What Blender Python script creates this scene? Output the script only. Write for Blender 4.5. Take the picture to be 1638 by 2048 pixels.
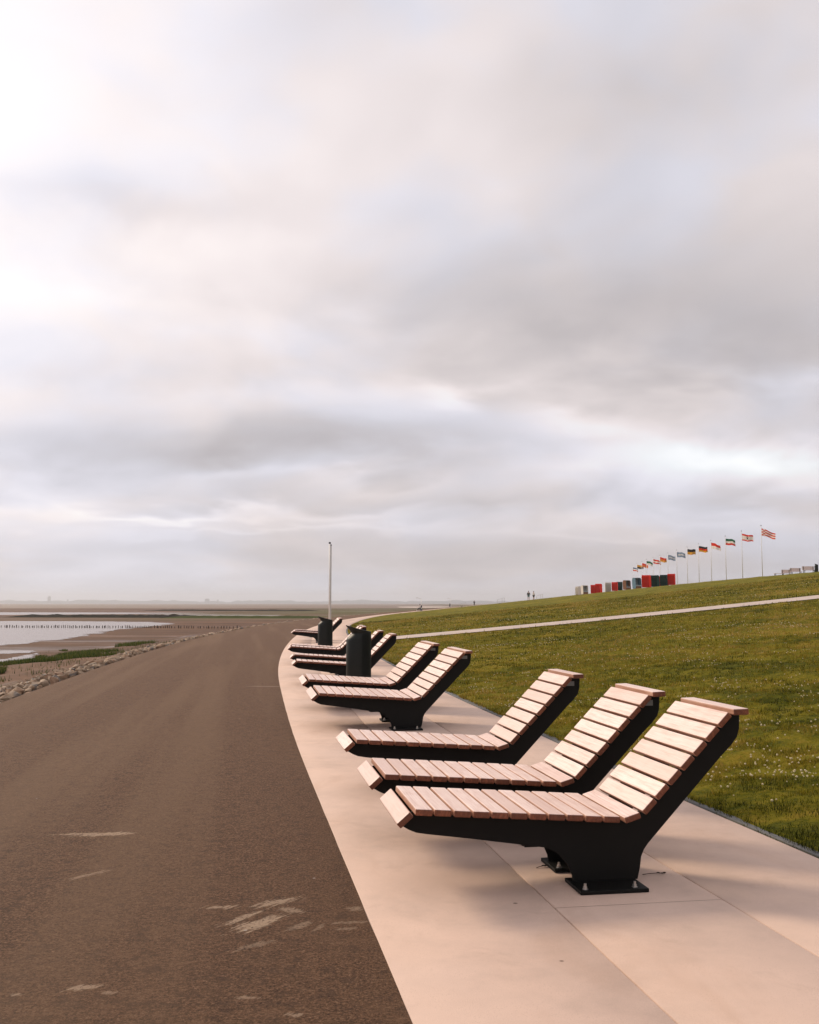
import bpy, bmesh, math, random
import numpy as np
from mathutils import Vector, Matrix
R = math.radians
rng = np.random.default_rng(7); random.seed(7)
for o in list(bpy.data.objects): bpy.data.objects.remove(o)
SC = bpy.context.scene; COL = SC.collection

# ------------------------------------------------------------------ camera
FPX, Y0, CAMH = 2036.7, 1206.6, 1.5
PITCH = math.atan((Y0-1024)/FPX)
cd = bpy.data.cameras.new('camera'); cam = bpy.data.objects.new('camera', cd); COL.objects.link(cam)
cd.sensor_fit = 'HORIZONTAL'; cd.sensor_width = 36; cd.lens = 36*FPX/1638
cd.clip_start = .05; cd.clip_end = 40000
cam.location = (0, 0, CAMH); cam.rotation_euler = (R(90)+PITCH, 0, 0)
SC.camera = cam
SC.view_settings.view_transform = 'Standard'; SC.view_settings.look = 'None'
SC.view_settings.gamma = 1; SC.view_settings.use_curve_mapping = False
SC.view_settings.exposure = 0.90
SC.cycles.use_denoising = True
SC.cycles.max_bounces = 6

def ray(u, v):
    x = (u-819)/FPX; k = (1024-v)/FPX; c, s = math.cos(PITCH), math.sin(PITCH)
    return Vector((x, c-k*s, s+k*c))
def at(u, v, z=0.0):                     # pixel of the photograph -> point on the level z
    d = ray(u, v); t = (z-CAMH)/d.z
    return d.x*t, d.y*t

# ------------------------------------------------------------------ node helper
class NT:
    def __init__(s, tree): s.t = tree; s.n = tree.nodes; s.l = tree.links
    def new(s, kind, **kw):
        nd = s.n.new(kind)
        for k, v in kw.items(): setattr(nd, k, v)
        return nd
    def put(s, sock, v):
        if isinstance(v, bpy.types.NodeSocket): s.l.new(v, sock)
        elif v is not None:
            if sock.type == 'RGBA' and len(v) == 3: v = (*v, 1)
            sock.default_value = v
    def m(s, op, a, b=None, c=None, clamp=False):
        nd = s.new('ShaderNodeMath', operation=op, use_clamp=clamp)
        for i, v in enumerate((a, b, c)):
            if v is not None: s.put(nd.inputs[i], v)
        return nd.outputs[0]
    def vm(s, op, a, b=None):
        nd = s.new('ShaderNodeVectorMath', operation=op)
        s.put(nd.inputs[0], a)
        if b is not None: s.put(nd.inputs[1], b)
        return nd.outputs['Value' if op in ('LENGTH', 'DOT_PRODUCT', 'DISTANCE') else 'Vector']
    def mix(s, f, a, b, blend='MIX'):
        nd = s.new('ShaderNodeMix', data_type='RGBA', blend_type=blend)
        s.put(nd.inputs[0], f); s.put(nd.inputs[6], a); s.put(nd.inputs[7], b)
        return nd.outputs[2]
    def noise(s, vec, scale, detail=4, rough=.55, dist=0.0, dim='3D'):
        nd = s.new('ShaderNodeTexNoise', noise_dimensions=dim)
        if vec is not None: s.put(nd.inputs['Vector'], vec)
        nd.inputs['Scale'].default_value = scale; nd.inputs['Detail'].default_value = detail
        nd.inputs['Roughness'].default_value = rough; nd.inputs['Distortion'].default_value = dist
        return nd.outputs[0]
    def ramp(s, f, stops, interp='LINEAR'):
        nd = s.new('ShaderNodeValToRGB'); cr = nd.color_ramp; cr.interpolation = interp
        while len(cr.elements) < len(stops): cr.elements.new(.5)
        for e, (p, c) in zip(cr.elements, stops):
            e.position = p; e.color = (*c, 1) if len(c) == 3 else c
        s.put(nd.inputs[0], f); return nd.outputs[0]
    def step(s, x, a, b):
        nd = s.new('ShaderNodeMapRange', interpolation_type='SMOOTHSTEP')
        s.put(nd.inputs[0], x); s.put(nd.inputs[1], a); s.put(nd.inputs[2], b)
        return nd.outputs[0]
    def mapping(s, vec, loc=(0, 0, 0), rot=(0, 0, 0), scale=(1, 1, 1), kind='POINT'):
        nd = s.new('ShaderNodeMapping', vector_type=kind)
        s.put(nd.inputs[0], vec); nd.inputs[1].default_value = loc
        nd.inputs[2].default_value = rot; nd.inputs[3].default_value = scale
        return nd.outputs[0]
    def sep(s, v):
        nd = s.new('ShaderNodeSeparateXYZ'); s.put(nd.inputs[0], v); return nd.outputs
    def comb(s, x, y, z):
        nd = s.new('ShaderNodeCombineXYZ')
        for i, v in enumerate((x, y, z)): s.put(nd.inputs[i], v)
        return nd.outputs[0]

# ------------------------------------------------------------------ sky and sun
SUN_AZ, SUN_EL = R(-46), R(30)           # left of the view, behind the cloud
sd = Vector((math.sin(SUN_AZ)*math.cos(SUN_EL), math.cos(SUN_AZ)*math.cos(SUN_EL), math.sin(SUN_EL)))
W = bpy.data.worlds.new('World'); SC.world = W; W.use_nodes = True
n = NT(W.node_tree); n.n.clear()
D = n.new('ShaderNodeTexCoord').outputs['Generated']
sky = n.new('ShaderNodeTexSky', sky_type='NISHITA'); sky.sun_disc = False
sky.sun_elevation = SUN_EL; sky.sun_rotation = SUN_AZ; sky.air_density = 1.2; sky.dust_density = 2.0
dx, dy, dz = n.sep(D)
# cloud deck: puffs keep their width toward the horizon but flatten into layers
hl = n.m('MAXIMUM', n.m('SQRT', n.m('ADD', n.m('MULTIPLY', dx, dx), n.m('MULTIPLY', dy, dy))), .08)
P = n.comb(n.m('MULTIPLY', n.m('DIVIDE', dx, hl), 3.0), n.m('MULTIPLY', n.m('DIVIDE', dy, hl), 3.0), n.m('ADD', n.m('MULTIPLY', n.m('LOGARITHM', n.m('ADD', n.m('MAXIMUM', dz, 0.0), .11), math.e), 1.15), n.m('MULTIPLY', dz, 3.6)))
warp = n.noise(n.vm('ADD', P, (5.3, 1.7, 0)), 1.1, 2, .5)
PW = n.vm('ADD', P, n.comb(n.m('MULTIPLY', n.m('SUBTRACT', warp, .5), .5), 0.0, n.m('MULTIPLY', n.m('SUBTRACT', warp, .5), .5)))
n1 = n.noise(n.vm('ADD', PW, (2.0, 4.4, 0.3)), .85, 2, .45)
n2 = n.noise(n.vm('ADD', PW, (9.1, 3.2, 1.3)), 2.0, 2, .45)
n3 = n.noise(n.vm('ADD', PW, (1.1, 7.2, 2.3)), 5.0, 3, .5)
dens = n.m('ADD', n.m('MULTIPLY', n.m('SUBTRACT', n1, .5), .75), n.m('ADD', n.m('MULTIPLY', n.m('SUBTRACT', n2, .5), .62), n.m('MULTIPLY', n.m('MULTIPLY', n.m('SUBTRACT', n3, .5), .60), n.step(dz, .50, .02))))
# banks of cloud in the part of the sky ahead: centre, half width, half height, weight (plus = thicker)
ty = n.m('MAXIMUM', dy, .02)
U = n.m('ADD', n.m('DIVIDE', dx, ty), n.m('ADD', n.m('MULTIPLY', n.m('SUBTRACT', n2, .5), .24), n.m('MULTIPLY', n.m('SUBTRACT', n3, .5), .07)))
V = n.m('ADD', n.m('DIVIDE', dz, ty), n.m('ADD', n.m('MULTIPLY', n.m('SUBTRACT', n.noise(PW, 2.2, 3, .5), .5), .08), n.m('MULTIPLY', n.m('SUBTRACT', n3, .5), .035)))
ahead = n.step(dy, .05, .3)
BANKS = [(1150, 620, 560, 110, .36), (1500, 700, 420, 110, .22), (1420, 480, 420, 120, .16), (850, 560, 260, 100, .12), (230, 900, 560, 60, .40), (1440, 930, 320, 48, -.95), (1180, 850, 130, 34, -.55), (900, 785, 130, 26, -.46),
         (330, 1025, 400, 17, -.50), (620, 965, 260, 14, -.22), (1500, 1015, 300, 22, .22), (900, 1005, 500, 16, .16), (560, 1060, 420, 10, -.25), (800, 1130, 1400, 70, .20), (640, 880, 330, 48, .30), (330, 400, 330, 60, .30), (1250, 1070, 300, 10, -.12),
         (780, 340, 420, 120, -.14), (120, 600, 330, 80, -.28), (480, 480, 300, 60, -.10), (560, 740, 380, 50, .16), (1480, 780, 330, 30, -.12)]
for (cx, cy, sx, sy, wgt) in BANKS:
    r = ray(cx, cy); u0, v0 = r.x/r.y, r.z/r.y
    e = n.m('ADD', n.m('POWER', n.m('MULTIPLY', n.m('SUBTRACT', U, u0), FPX/sx), 2.0), n.m('POWER', n.m('MULTIPLY', n.m('SUBTRACT', V, v0), FPX/sy), 2.0))
    g = n.m('MULTIPLY', n.m('MULTIPLY', n.m('EXPONENT', n.m('MULTIPLY', e, -1.0)), wgt), ahead)
    dens = n.m('ADD', dens, g)
# light coming through: bright near the veiled sun, grey where the deck is thick
sang = n.vm('DOT_PRODUCT', D, tuple(sd))
glow = n.m('POWER', n.m('MAXIMUM', n.m('ADD', n.m('MULTIPLY', sang, .5), .5), 0.0), 15.0)
lum = n.m('SUBTRACT', n.m('ADD', .465, n.m('MULTIPLY', glow, .34)), n.m('MULTIPLY', dens, .26))
lum = n.m('MAXIMUM', lum, .20)
hue = n.noise(n.vm('ADD', PW, (4.1, 2.2, 6.3)), 1.5, 3, .5)
tint = n.mix(n.step(hue, .36, .64), (1.055, .96, .965), (.985, .972, 1.075))
tint = n.mix(n.m('MULTIPLY', n.step(lum, .46, .32), .7), tint, (1.03, .962, .992))
tint = n.mix(n.step(lum, .52, .78), tint, (1.05, .975, .95))
thin = n.step(dens, -.25, -.7)
tint = n.mix(n.m('MULTIPLY', thin, .55), tint, (.93, 1.0, 1.06))
cloud = n.new('ShaderNodeVectorMath', operation='SCALE'); n.put(cloud.inputs[0], tint); n.put(cloud.inputs['Scale'], n.m('MULTIPLY', lum, 10.0))
cover = n.m('SUBTRACT', 1.0, n.m('MULTIPLY', thin, .12))
bg = n.new('ShaderNodeBackground'); n.put(bg.inputs[0], n.mix(cover, sky.outputs[0], cloud.outputs[0])); bg.inputs[1].default_value = .082
n.l.new(bg.outputs[0], n.new('ShaderNodeOutputWorld').inputs[0])
W.cycles.sampling_method = 'MANUAL'; W.cycles.sample_map_resolution = 512

sl = bpy.data.lights.new('sun', 'SUN'); so = bpy.data.objects.new('sun', sl); COL.objects.link(so)
sl.energy = 1.5; sl.angle = R(12); sl.color = (1.0, .82, .62)
so.rotation_euler = (-sd).to_track_quat('-Z', 'Y').to_euler(); so.location = sd*60

# ------------------------------------------------------------------ object helpers
def link(o): COL.objects.link(o); return o
def tag(o, label=None, cat=None, group=None, kind=None):
    if label: o['label'] = label
    if cat: o['category'] = cat
    if group: o['group'] = group
    if kind: o['kind'] = kind
    return o
def empty(name, loc, rz=0):
    o = bpy.data.objects.new(name, None); o.location = loc; o.rotation_euler = (0, 0, rz); o.empty_display_size = .1
    return link(o)
def mobj(name, me, mat=None, parent=None, loc=None, rot=None):
    o = bpy.data.objects.new(name, me)
    if mat is not None and len(me.materials) == 0: me.materials.append(mat)
    if parent: o.parent = parent
    if loc is not None: o.location = loc
    if rot is not None: o.rotation_euler = rot
    return link(o)
def bm_mesh(name, bm, mats=(), smooth=False):
    me = bpy.data.meshes.new(name); bmesh.ops.recalc_face_normals(bm, faces=bm.faces[:])
    if smooth:
        for f in bm.faces: f.smooth = True
    bm.to_mesh(me); bm.free()
    for m_ in mats: me.materials.append(m_)
    return me
def np_mesh(name, v, f, mats=(), smooth=False):
    v = np.asarray(v, np.float32); f = np.asarray(f, np.int32); k = f.shape[1]
    me = bpy.data.meshes.new(name); me.vertices.add(len(v)); me.vertices.foreach_set('co', v.ravel())
    me.loops.add(f.size); me.loops.foreach_set('vertex_index', f.ravel())
    me.polygons.add(len(f)); me.polygons.foreach_set('loop_start', np.arange(0, f.size, k, dtype=np.int32))
    me.update(calc_edges=True)
    if smooth: me.polygons.foreach_set('use_smooth', np.ones(len(f), bool))
    for m_ in mats: me.materials.append(m_)
    return me
def grid_faces(nr, nc):
    i = np.arange(nr-1)[:, None]*nc + np.arange(nc-1)[None]
    return np.stack([i, i+1, i+nc+1, i+nc], -1).reshape(-1, 4)
def box(bm, x0, x1, y0, y1, z0, z1, bev=0.0):
    r = bmesh.ops.create_cube(bm, size=1)
    for v in r['verts']:
        v.co = ((x0+x1)/2+v.co.x*(x1-x0), (y0+y1)/2+v.co.y*(y1-y0), (z0+z1)/2+v.co.z*(z1-z0))
    if bev:
        es = list({e for v in r['verts'] for e in v.link_edges})
        bmesh.ops.bevel(bm, geom=es, offset=bev, segments=2, affect='EDGES', profile=.5)
def tube(bm, a, b, r0, r1=None, seg=8):
    a, b = Vector(a), Vector(b); r1 = r0 if r1 is None else r1
    q = (b-a).to_track_quat('Z', 'Y'); v0, v1 = [], []
    for k in range(seg):
        t = 2*math.pi*k/seg; d = Vector((math.cos(t), math.sin(t), 0))
        v0.append(bm.verts.new(a+q@(d*r0))); v1.append(bm.verts.new(b+q@(d*r1)))
    for k in range(seg):
        bm.faces.new((v0[k], v0[(k+1) % seg], v1[(k+1) % seg], v1[k]))
    bm.faces.new(v0[::-1]); bm.faces.new(v1)
def prism(bm, pts, y0, y1, bev=0):       # outline in x,z pushed out along y
    a = [bm.verts.new((x, y0, z)) for x, z in pts]; b = [bm.verts.new((x, y1, z)) for x, z in pts]
    k = len(pts); bm.faces.new(a); bm.faces.new(b[::-1])
    for i in range(k): bm.faces.new((a[i], b[i], b[(i+1) % k], a[(i+1) % k]))
def ball(bm, c, r, sub=1, sz=(1, 1, 1)):
    g = bmesh.ops.create_icosphere(bm, subdivisions=sub, radius=r)
    for v in g['verts']: v.co = Vector((v.co.x*sz[0], v.co.y*sz[1], v.co.z*sz[2]))+Vector(c)

# ------------------------------------------------------------------ materials
def mat(name):
    m_ = bpy.data.materials.new(name); m_.use_nodes = True; t = NT(m_.node_tree)
    return m_, t, t.n['Principled BSDF']
def co(t): return t.new('ShaderNodeNewGeometry').outputs['Position']
def bump(t, b, h, dist=.01, strength=1.0):
    nd = t.new('ShaderNodeBump'); nd.inputs['Strength'].default_value = strength; nd.inputs['Distance'].default_value = dist
    t.put(nd.inputs['Height'], h); t.l.new(nd.outputs[0], b.inputs['Normal'])
def plain(name, c, rough=.6, metal=0, var=.12, scale=6, spec=.5):
    m_, t, b = mat(name)
    oc = t.new('ShaderNodeTexCoord').outputs['Object']
    f = t.noise(oc, scale, 5, .6)
    t.put(b.inputs['Base Color'], t.mix(f, tuple(x*(1-var) for x in c), tuple(min(1, x*(1+var)) for x in c)))
    b.inputs['Roughness'].default_value = rough; b.inputs['Metallic'].default_value = metal
    b.inputs['Specular IOR Level'].default_value = spec
    return m_

def wood_mats():
    out = []
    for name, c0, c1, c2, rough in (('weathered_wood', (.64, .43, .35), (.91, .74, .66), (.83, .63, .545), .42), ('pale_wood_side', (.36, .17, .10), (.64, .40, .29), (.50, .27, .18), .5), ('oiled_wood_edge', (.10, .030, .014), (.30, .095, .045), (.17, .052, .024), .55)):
        m_, t, b = mat(name)
        oc = t.new('ShaderNodeTexCoord').outputs['Object']; rnd = t.new('ShaderNodeObjectInfo').outputs['Random']
        v = t.vm('ADD', oc, t.comb(t.m('MULTIPLY', rnd, 31.0), t.m('MULTIPLY', rnd, 17.0), t.m('MULTIPLY', rnd, 7.0)))
        grain = t.noise(t.mapping(v, scale=(70, 3.0, 40)), 1.0, 5, .62, .6)
        fine = t.noise(t.mapping(v, scale=(260, 9, 120)), 1.0, 3, .6)
        blot = t.noise(v, 7, 3, .5)
        f = t.m('ADD', t.m('MULTIPLY', grain, .6), t.m('ADD', t.m('MULTIPLY', fine, .2), t.m('MULTIPLY', blot, .2)))
        c = t.ramp(f, [(.36, c0), (.5, c2), (.62, c1)])
        c = t.mix(t.m('MULTIPLY', t.m('POWER', rnd, 1.8), .7), c, c0); c = t.mix(t.m('MULTIPLY', t.step(t.noise(v, 2.6, 4, .6), .55, .75), .45), c, c0)
        t.put(b.inputs['Base Color'], c); b.inputs['Roughness'].default_value = rough-.05
        b.inputs['Specular IOR Level'].default_value = .5 if name == 'weathered_wood' else .4
        bump(t, b, t.m('ADD', grain, t.m('MULTIPLY', fine, .5)), .0015, .5)
        out.append(m_)
    return out
M_WOOD, M_SIDE, M_EDGE = wood_mats()
M_STEEL = plain('black_coated_steel', (.0055, .005, .0042), .6, 0, .25, 30, .18)
M_BOLT = plain('zinc_bolt', (.55, .53, .5), .3, .9)
M_BIN = plain('dark_green_black_metal', (.008, .010, .0085), .5, 0, .3, 12, .25)
M_BINGAP = plain('bin_inside', (.004, .004, .004), .8)
M_STICK = plain('grey_sticker', (.16, .165, .16), .4, 0, .3, 90)
M_MAST = plain('pale_painted_mast', (.85, .82, .77), .45)
M_MASTD = plain('grey_mast_rail', (.50, .48, .46), .45)
M_WHITE = plain('white_paint', (.86, .83, .79), .5)
M_DARK = plain('dark_metal', (.03, .03, .03), .5)

# asphalt
def asphalt():
    m_, t, b = mat('asphalt'); p = co(t)
    big = t.noise(p, .35, 4, .6); mid = t.noise(p, 4, 5, .6); fine = t.noise(p, 130, 3, .7); agg = t.noise(p, 60, 5, .8)
    c = t.ramp(t.m('ADD', t.m('MULTIPLY', fine, .4), t.m('MULTIPLY', agg, .6)), [(.38, (.016, .007, .003)), (.46, (.084, .040, .019)), (.53, (.155, .079, .040)), (.60, (.24, .132, .073)), (.70, (.46, .28, .17))])
    c = t.mix(t.m('MULTIPLY', t.step(t.m('ADD', t.m('MULTIPLY', big, .5), t.m('MULTIPLY', mid, .5)), .42, .62), .30), c, (.150, .082, .043))
    mot = t.noise(p, 11, 4, .65); c = t.mix(t.m('MULTIPLY', t.step(mot, .48, .34), .45), c, (.050, .026, .016)); c = t.mix(t.m('MULTIPLY', t.step(mot, .56, .72), .35), c, (.23, .130, .074))
    # wheel lanes worn a little paler along the way
    px, py, pz = t.sep(p)
    lane = t.noise(t.comb(t.m('ADD', px, t.m('MULTIPLY', py, .15)), t.m('MULTIPLY', py, .03), 0.0), 1.3, 3, .5)
    c = t.mix(t.m('MULTIPLY', t.step(lane, .45, .66), .34), c, (.215, .130, .074))
    streak = t.noise(t.mapping(p, rot=(0, 0, R(56)), scale=(.16, .016, 1), kind='TEXTURE'), 1.0, 5, .65)
    rag = t.noise(p, 26, 4, .65)
    spot = t.noise(t.mapping(p, rot=(0, 0, R(56)), scale=(.11, .06, 1), kind='TEXTURE'), 1.0, 4, .6)
    mask = t.m('MULTIPLY', t.step(spot, .745, .80), .6)
    # dried mud smears: pixel, length and width in metres, direction, strength
    STAINS = [(520, 1848, .17, .060, 56, 1), (486, 1838, .14, .030, 56, .9), (552, 1806, .15, .045, 38, .85), (441, 1817, .09, .035, 10, .8), (584, 1822, .08, .04, -30, .6), (600, 1852, .10, .03, 56, .45),
              (205, 1672, .20, .055, 14, .9), (160, 1671, .16, .03, 8, .8), (172, 1755, .13, .03, 52, .5), (160, 1981, .08, .03, 15, .8), (640, 1855, .07, .015, 70, .4), (712, 1817, .04, .04, 0, .5), (690, 1858, .05, .02, 20, .4),
              (510, 1893, .12, .03, 40, .4),  
              (700, 1845, .10, .02, 12, .4), (492, 1998, .05, .02, 0, .5), (30, 1995, .03, .02, 0, .6), (215, 1990, .04, .02, 0, .5), (592, 2032, .03, .02, 0, .6)]
    for (u, v, ln, wd, ang, s_) in STAINS:
        x, y = at(u, v)
        q = t.vm('LENGTH', t.mapping(p, (x, y, 0), (0, 0, R(ang)), (ln, wd, 1.0), 'TEXTURE'))
        g = t.m('ADD', q, t.m('ADD', t.m('MULTIPLY', t.m('SUBTRACT', streak, .5), 3.4), t.m('MULTIPLY', t.m('SUBTRACT', rag, .5), 1.2)))
        mask = t.m('MAXIMUM', mask, t.m('MULTIPLY', t.step(g, 1.05, .55), s_))
    mask = t.m('MULTIPLY', mask, t.step(agg, .34, .50))
    c = t.mix(t.m('MULTIPLY', mask, .92), c, (.46, .33, .225))
    white = t.new('ShaderNodeTexVoronoi'); t.put(white.inputs['Vector'], p); white.inputs['Scale'].default_value = 2.6
    c = t.mix(t.m('MULTIPLY', t.step(white.outputs['Distance'], .032, .014), .6), c, (.6, .53, .47))
    # pale sealed seam across the way
    x0, y0 = at(516, 1373); x1, y1 = at(557, 1373)
    seam = t.m('MULTIPLY', t.step(t.m('ABSOLUTE', t.m('SUBTRACT', py, y0)), .06, .03), t.m('MULTIPLY', t.step(px, x0-.3, x0), t.step(px, x1+.2, x1)))
    c = t.mix(t.m('MULTIPLY', seam, .55), c, (.42, .31, .24))
    t.put(b.inputs['Base Color'], c)
    b.inputs['Roughness'].default_value = .78; b.inputs['Specular IOR Level'].default_value = .14
    bump(t, b, t.m('ADD', fine, t.m('MULTIPLY', agg, 1.6)), .009, 1.0)
    return m_
M_ASPH = asphalt()

def concrete(name, c, rnd_amt=.14):
    m_, t, b = mat(name); p = co(t); rnd = t.new('ShaderNodeObjectInfo').outputs['Random']
    big = t.noise(p, .8, 5, .6, .5); mid = t.noise(p, 5, 5, .65); fine = t.noise(p, 220, 2, .6)
    f = t.m('ADD', t.m('MULTIPLY', big, .45), t.m('ADD', t.m('MULTIPLY', mid, .25), t.m('MULTIPLY', fine, .3)))
    col = t.ramp(f, [(.33, tuple(x*.72 for x in c)), (.5, c), (.66, tuple(x*1.14 for x in c))])
    col = t.mix(t.m('MULTIPLY', rnd, rnd_amt*2), col, (c[0]*.74, c[1]*.80, c[2]*.84))
    st = t.noise(t.mapping(p, scale=(1.2, .5, 1)), 1.4, 5, .62, 1.0)
    col = t.mix(t.m('MULTIPLY', t.step(st, .50, .72), .24), col, (c[0]*.66, c[1]*.56, c[2]*.46))
    st2 = t.noise(p, 2.6, 6, .7, .6); col = t.mix(t.m('MULTIPLY', t.step(st2, .56, .70), .22), col, (c[0]*.62, c[1]*.58, c[2]*.54))
    wash = t.noise(p, .45, 3, .5); col = t.mix(t.m('MULTIPLY', t.step(wash, .45, .65), .28), col, (c[0]*.90, c[1]*.98, c[2]*1.08))
    pore = t.new('ShaderNodeTexVoronoi'); t.put(pore.inputs['Vector'], p); pore.inputs['Scale'].default_value = 85
    col = t.mix(t.m('MULTIPLY', t.step(pore.outputs['Distance'], .30, .12), t.m('MULTIPLY', t.step(mid, .45, .6), .35)), col, (c[0]*.5, c[1]*.46, c[2]*.42))
    vo = t.new('ShaderNodeTexVoronoi'); t.put(vo.inputs['Vector'], p); vo.inputs['Scale'].default_value = 2.1
    col = t.mix(t.m('MULTIPLY', t.step(vo.outputs['Distance'], .032, .016), .75), col, (.09, .05, .03))
    t.put(b.inputs['Base Color'], col); b.inputs['Roughness'].default_value = .8
    b.inputs['Specular IOR Level'].default_value = .35
    bump(t, b, t.m('ADD', fine, mid), .002, .6)
    return m_
M_CONC = concrete('pale_pink_concrete', (.64, .46, .365))
M_CONCB = concrete('joint_sand', (.24, .17, .12))
M_KERB = concrete('grey_edging_stone', (.125, .125, .125), .1)
M_PATH = concrete('pale_path_concrete', (.52, .42, .36))

def lawn_mat():
    m_, t, b = mat('lawn_soil_and_thatch'); p = co(t)
    a = t.noise(t.mapping(p, scale=(.6, 1.2, 1)), .5, 5, .62); c_ = t.noise(t.mapping(p, scale=(1, 1.7, 1)), 2.6, 5, .65, .6); e = t.noise(p, 16, 5, .7); h = t.noise(p, 70, 3, .7)
    f = t.m('ADD', t.m('MULTIPLY', a, .36), t.m('ADD', t.m('MULTIPLY', c_, .30), t.m('ADD', t.m('MULTIPLY', e, .22), t.m('MULTIPLY', h, .12))))
    c = t.ramp(f, [(.38, (.018, .022, .002)), (.45, (.085, .090, .004)), (.52, (.195, .165, .010)), (.60, (.29, .20, .024)), (.67, (.36, .22, .05))])
    t.put(b.inputs['Base Color'], c); b.inputs['Roughness'].default_value = .95; b.inputs['Specular IOR Level'].default_value = .08
    bump(t, b, t.m('ADD', t.m('MULTIPLY', c_, 1.0), t.m('ADD', e, t.m('MULTIPLY', h, .4))), .06, .9)
    return m_
M_LAWN = lawn_mat()
def attr_mat(name, rough=.6, trans=.25):
    m_, t, b = mat(name)
    a = t.new('ShaderNodeAttribute', attribute_name='Col').outputs['Color']
    t.put(b.inputs['Base Color'], a); b.inputs['Roughness'].default_value = rough; b.inputs['Specular IOR Level'].default_value = .12
    tr = t.new('ShaderNodeBsdfTranslucent'); t.put(tr.inputs[0], a)
    mx = t.new('ShaderNodeMixShader'); mx.inputs[0].default_value = trans
    t.l.new(b.outputs[0], mx.inputs[1]); t.l.new(tr.outputs[0], mx.inputs[2])
    t.l.new(mx.outputs[0], t.n['Material Output'].inputs[0])
    return m_
M_BLADE = attr_mat('grass_blades')
M_CLOVER = plain('white_clover_bloom', (.60, .50, .30), .8)

def mud_mat():
    m_, t, b = mat('tidal_mud'); p = co(t); px, py, pz = t.sep(p)
    a = t.noise(t.mapping(p, scale=(.035, .09, 1)), 1.0, 5, .6, .4); c_ = t.noise(t.mapping(p, scale=(.4, .7, 1)), 1.0, 5, .65); e = t.noise(p, 5, 4, .65)
    f = t.m('ADD', t.m('MULTIPLY', a, .45), t.m('ADD', t.m('MULTIPLY', c_, .33), t.m('MULTIPLY', e, .22)))
    c = t.ramp(f, [(.36, (.046, .020, .008)), (.5, (.105, .048, .022)), (.64, (.185, .092, .047))])
    # salt meadow, green-brown, on the higher ground beyond the bend
    veg = t.m('MULTIPLY', t.step(t.m('ADD', px, t.m('MULTIPLY', t.m('SUBTRACT', a, .5), 60.0)), -90.0, -30.0), t.step(py, 150.0, 205.0))
    veg = t.m('MULTIPLY', veg, t.step(t.noise(t.mapping(p, scale=(.02, .06, 1)), 1.0, 4, .6), .40, .52))
    c = t.mix(t.m('MULTIPLY', veg, .85), c, t.mix(c_, (.035, .045, .006), (.14, .115, .02)))
    t.put(b.inputs['Base Color'], c)
    wet = t.step(t.noise(t.mapping(p, scale=(.03, .12, 1), loc=(3, 1, 0)), 1.0, 5, .6), .50, .66)
    t.put(b.inputs['Roughness'], t.m('SUBTRACT', .85, t.m('MULTIPLY', wet, .45))); b.inputs['Specular IOR Level'].default_value = .14
    bump(t, b, t.m('ADD', c_, t.m('MULTIPLY', e, .4)), .05, .6)
    return m_
M_MUD = mud_mat()
def water_mat(name, c, rough, sc, dist):
    m_, t, b = mat(name); p = co(t)
    t.put(b.inputs['Base Color'], c); b.inputs['Roughness'].default_value = rough; b.inputs['IOR'].default_value = 1.33
    b.inputs['Specular IOR Level'].default_value = .7
    bump(t, b, t.noise(t.mapping(p, scale=(sc, sc*2, 1)), 1.0, 4, .6), dist, .5)
    return m_
M_POOL = water_mat('shallow_water', (.22, .165, .135), .26, 2.0, .02)
M_SEA = water_mat('grey_sea', (.17, .105, .06), .6, .35, .15)
def stone_mat():
    m_, t, b = mat('pale_boulder'); oc = t.new('ShaderNodeTexCoord').outputs['Object']; rnd = t.new('ShaderNodeObjectInfo').outputs['Random']
    p = co(t); f = t.noise(p, 6, 5, .65); g = t.noise(p, .9, 3, .6)
    c = t.ramp(t.m('ADD', t.m('MULTIPLY', f, .5), t.m('MULTIPLY', g, .5)), [(.34, (.11, .068, .038)), (.48, (.255, .17, .105)), (.62, (.42, .315, .22))])
    k_ = t.noise(p, 2.9, 1, .5); c = t.mix(t.m('MULTIPLY', t.step(k_, .56, .66), .75), c, (.28, .16, .09)); c = t.mix(t.m('MULTIPLY', t.step(k_, .42, .36), .85), c, (.13, .11, .095))
    t.put(b.inputs['Base Color'], c); b.inputs['Roughness'].default_value = .85; bump(t, b, f, .03, .7)
    return m_
M_STONE = stone_mat()

# ------------------------------------------------------------------ plan of the shore
def pchip(xs, ys):
    xs = np.array(xs, float); ys = np.array(ys, float); h = np.diff(xs); d = np.diff(ys)/h
    m_ = np.zeros(len(xs)); m_[0] = d[0]; m_[-1] = d[-1]
    m_[1:-1] = (d[:-1]*h[1:]+d[1:]*h[:-1])/(h[:-1]+h[1:])
    def f(x):
        x = np.asarray(x, float); i = np.clip(np.searchsorted(xs, x)-1, 0, len(h)-1); t = (x-xs[i])/h[i]
        lo = x < xs[0]; hi = x > xs[-1]
        r = (ys[i]*(1+2*t)*(1-t)**2+m_[i]*h[i]*t*(1-t)**2+ys[i+1]*t*t*(3-2*t)+m_[i+1]*h[i]*t*t*(t-1))
        r = np.where(lo, ys[0]+m_[0]*(x-xs[0]), r); return np.where(hi, ys[-1]+m_[-1]*(x-xs[-1]), r)
    return f
XR = pchip([-12, 0, 3.87, 7.24, 10.6, 16.3, 21.8, 32, 40, 50, 60, 70, 80, 92, 110, 129, 182, 440, 900], [2.75, .67, 0, -.57, -1.13, -2.0, -2.78, -3.95, -4.68, -5.42, -5.94, -6.22, -6.24, -6.02, -5.35, -4.3, .0, 21.5, 62])
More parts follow.
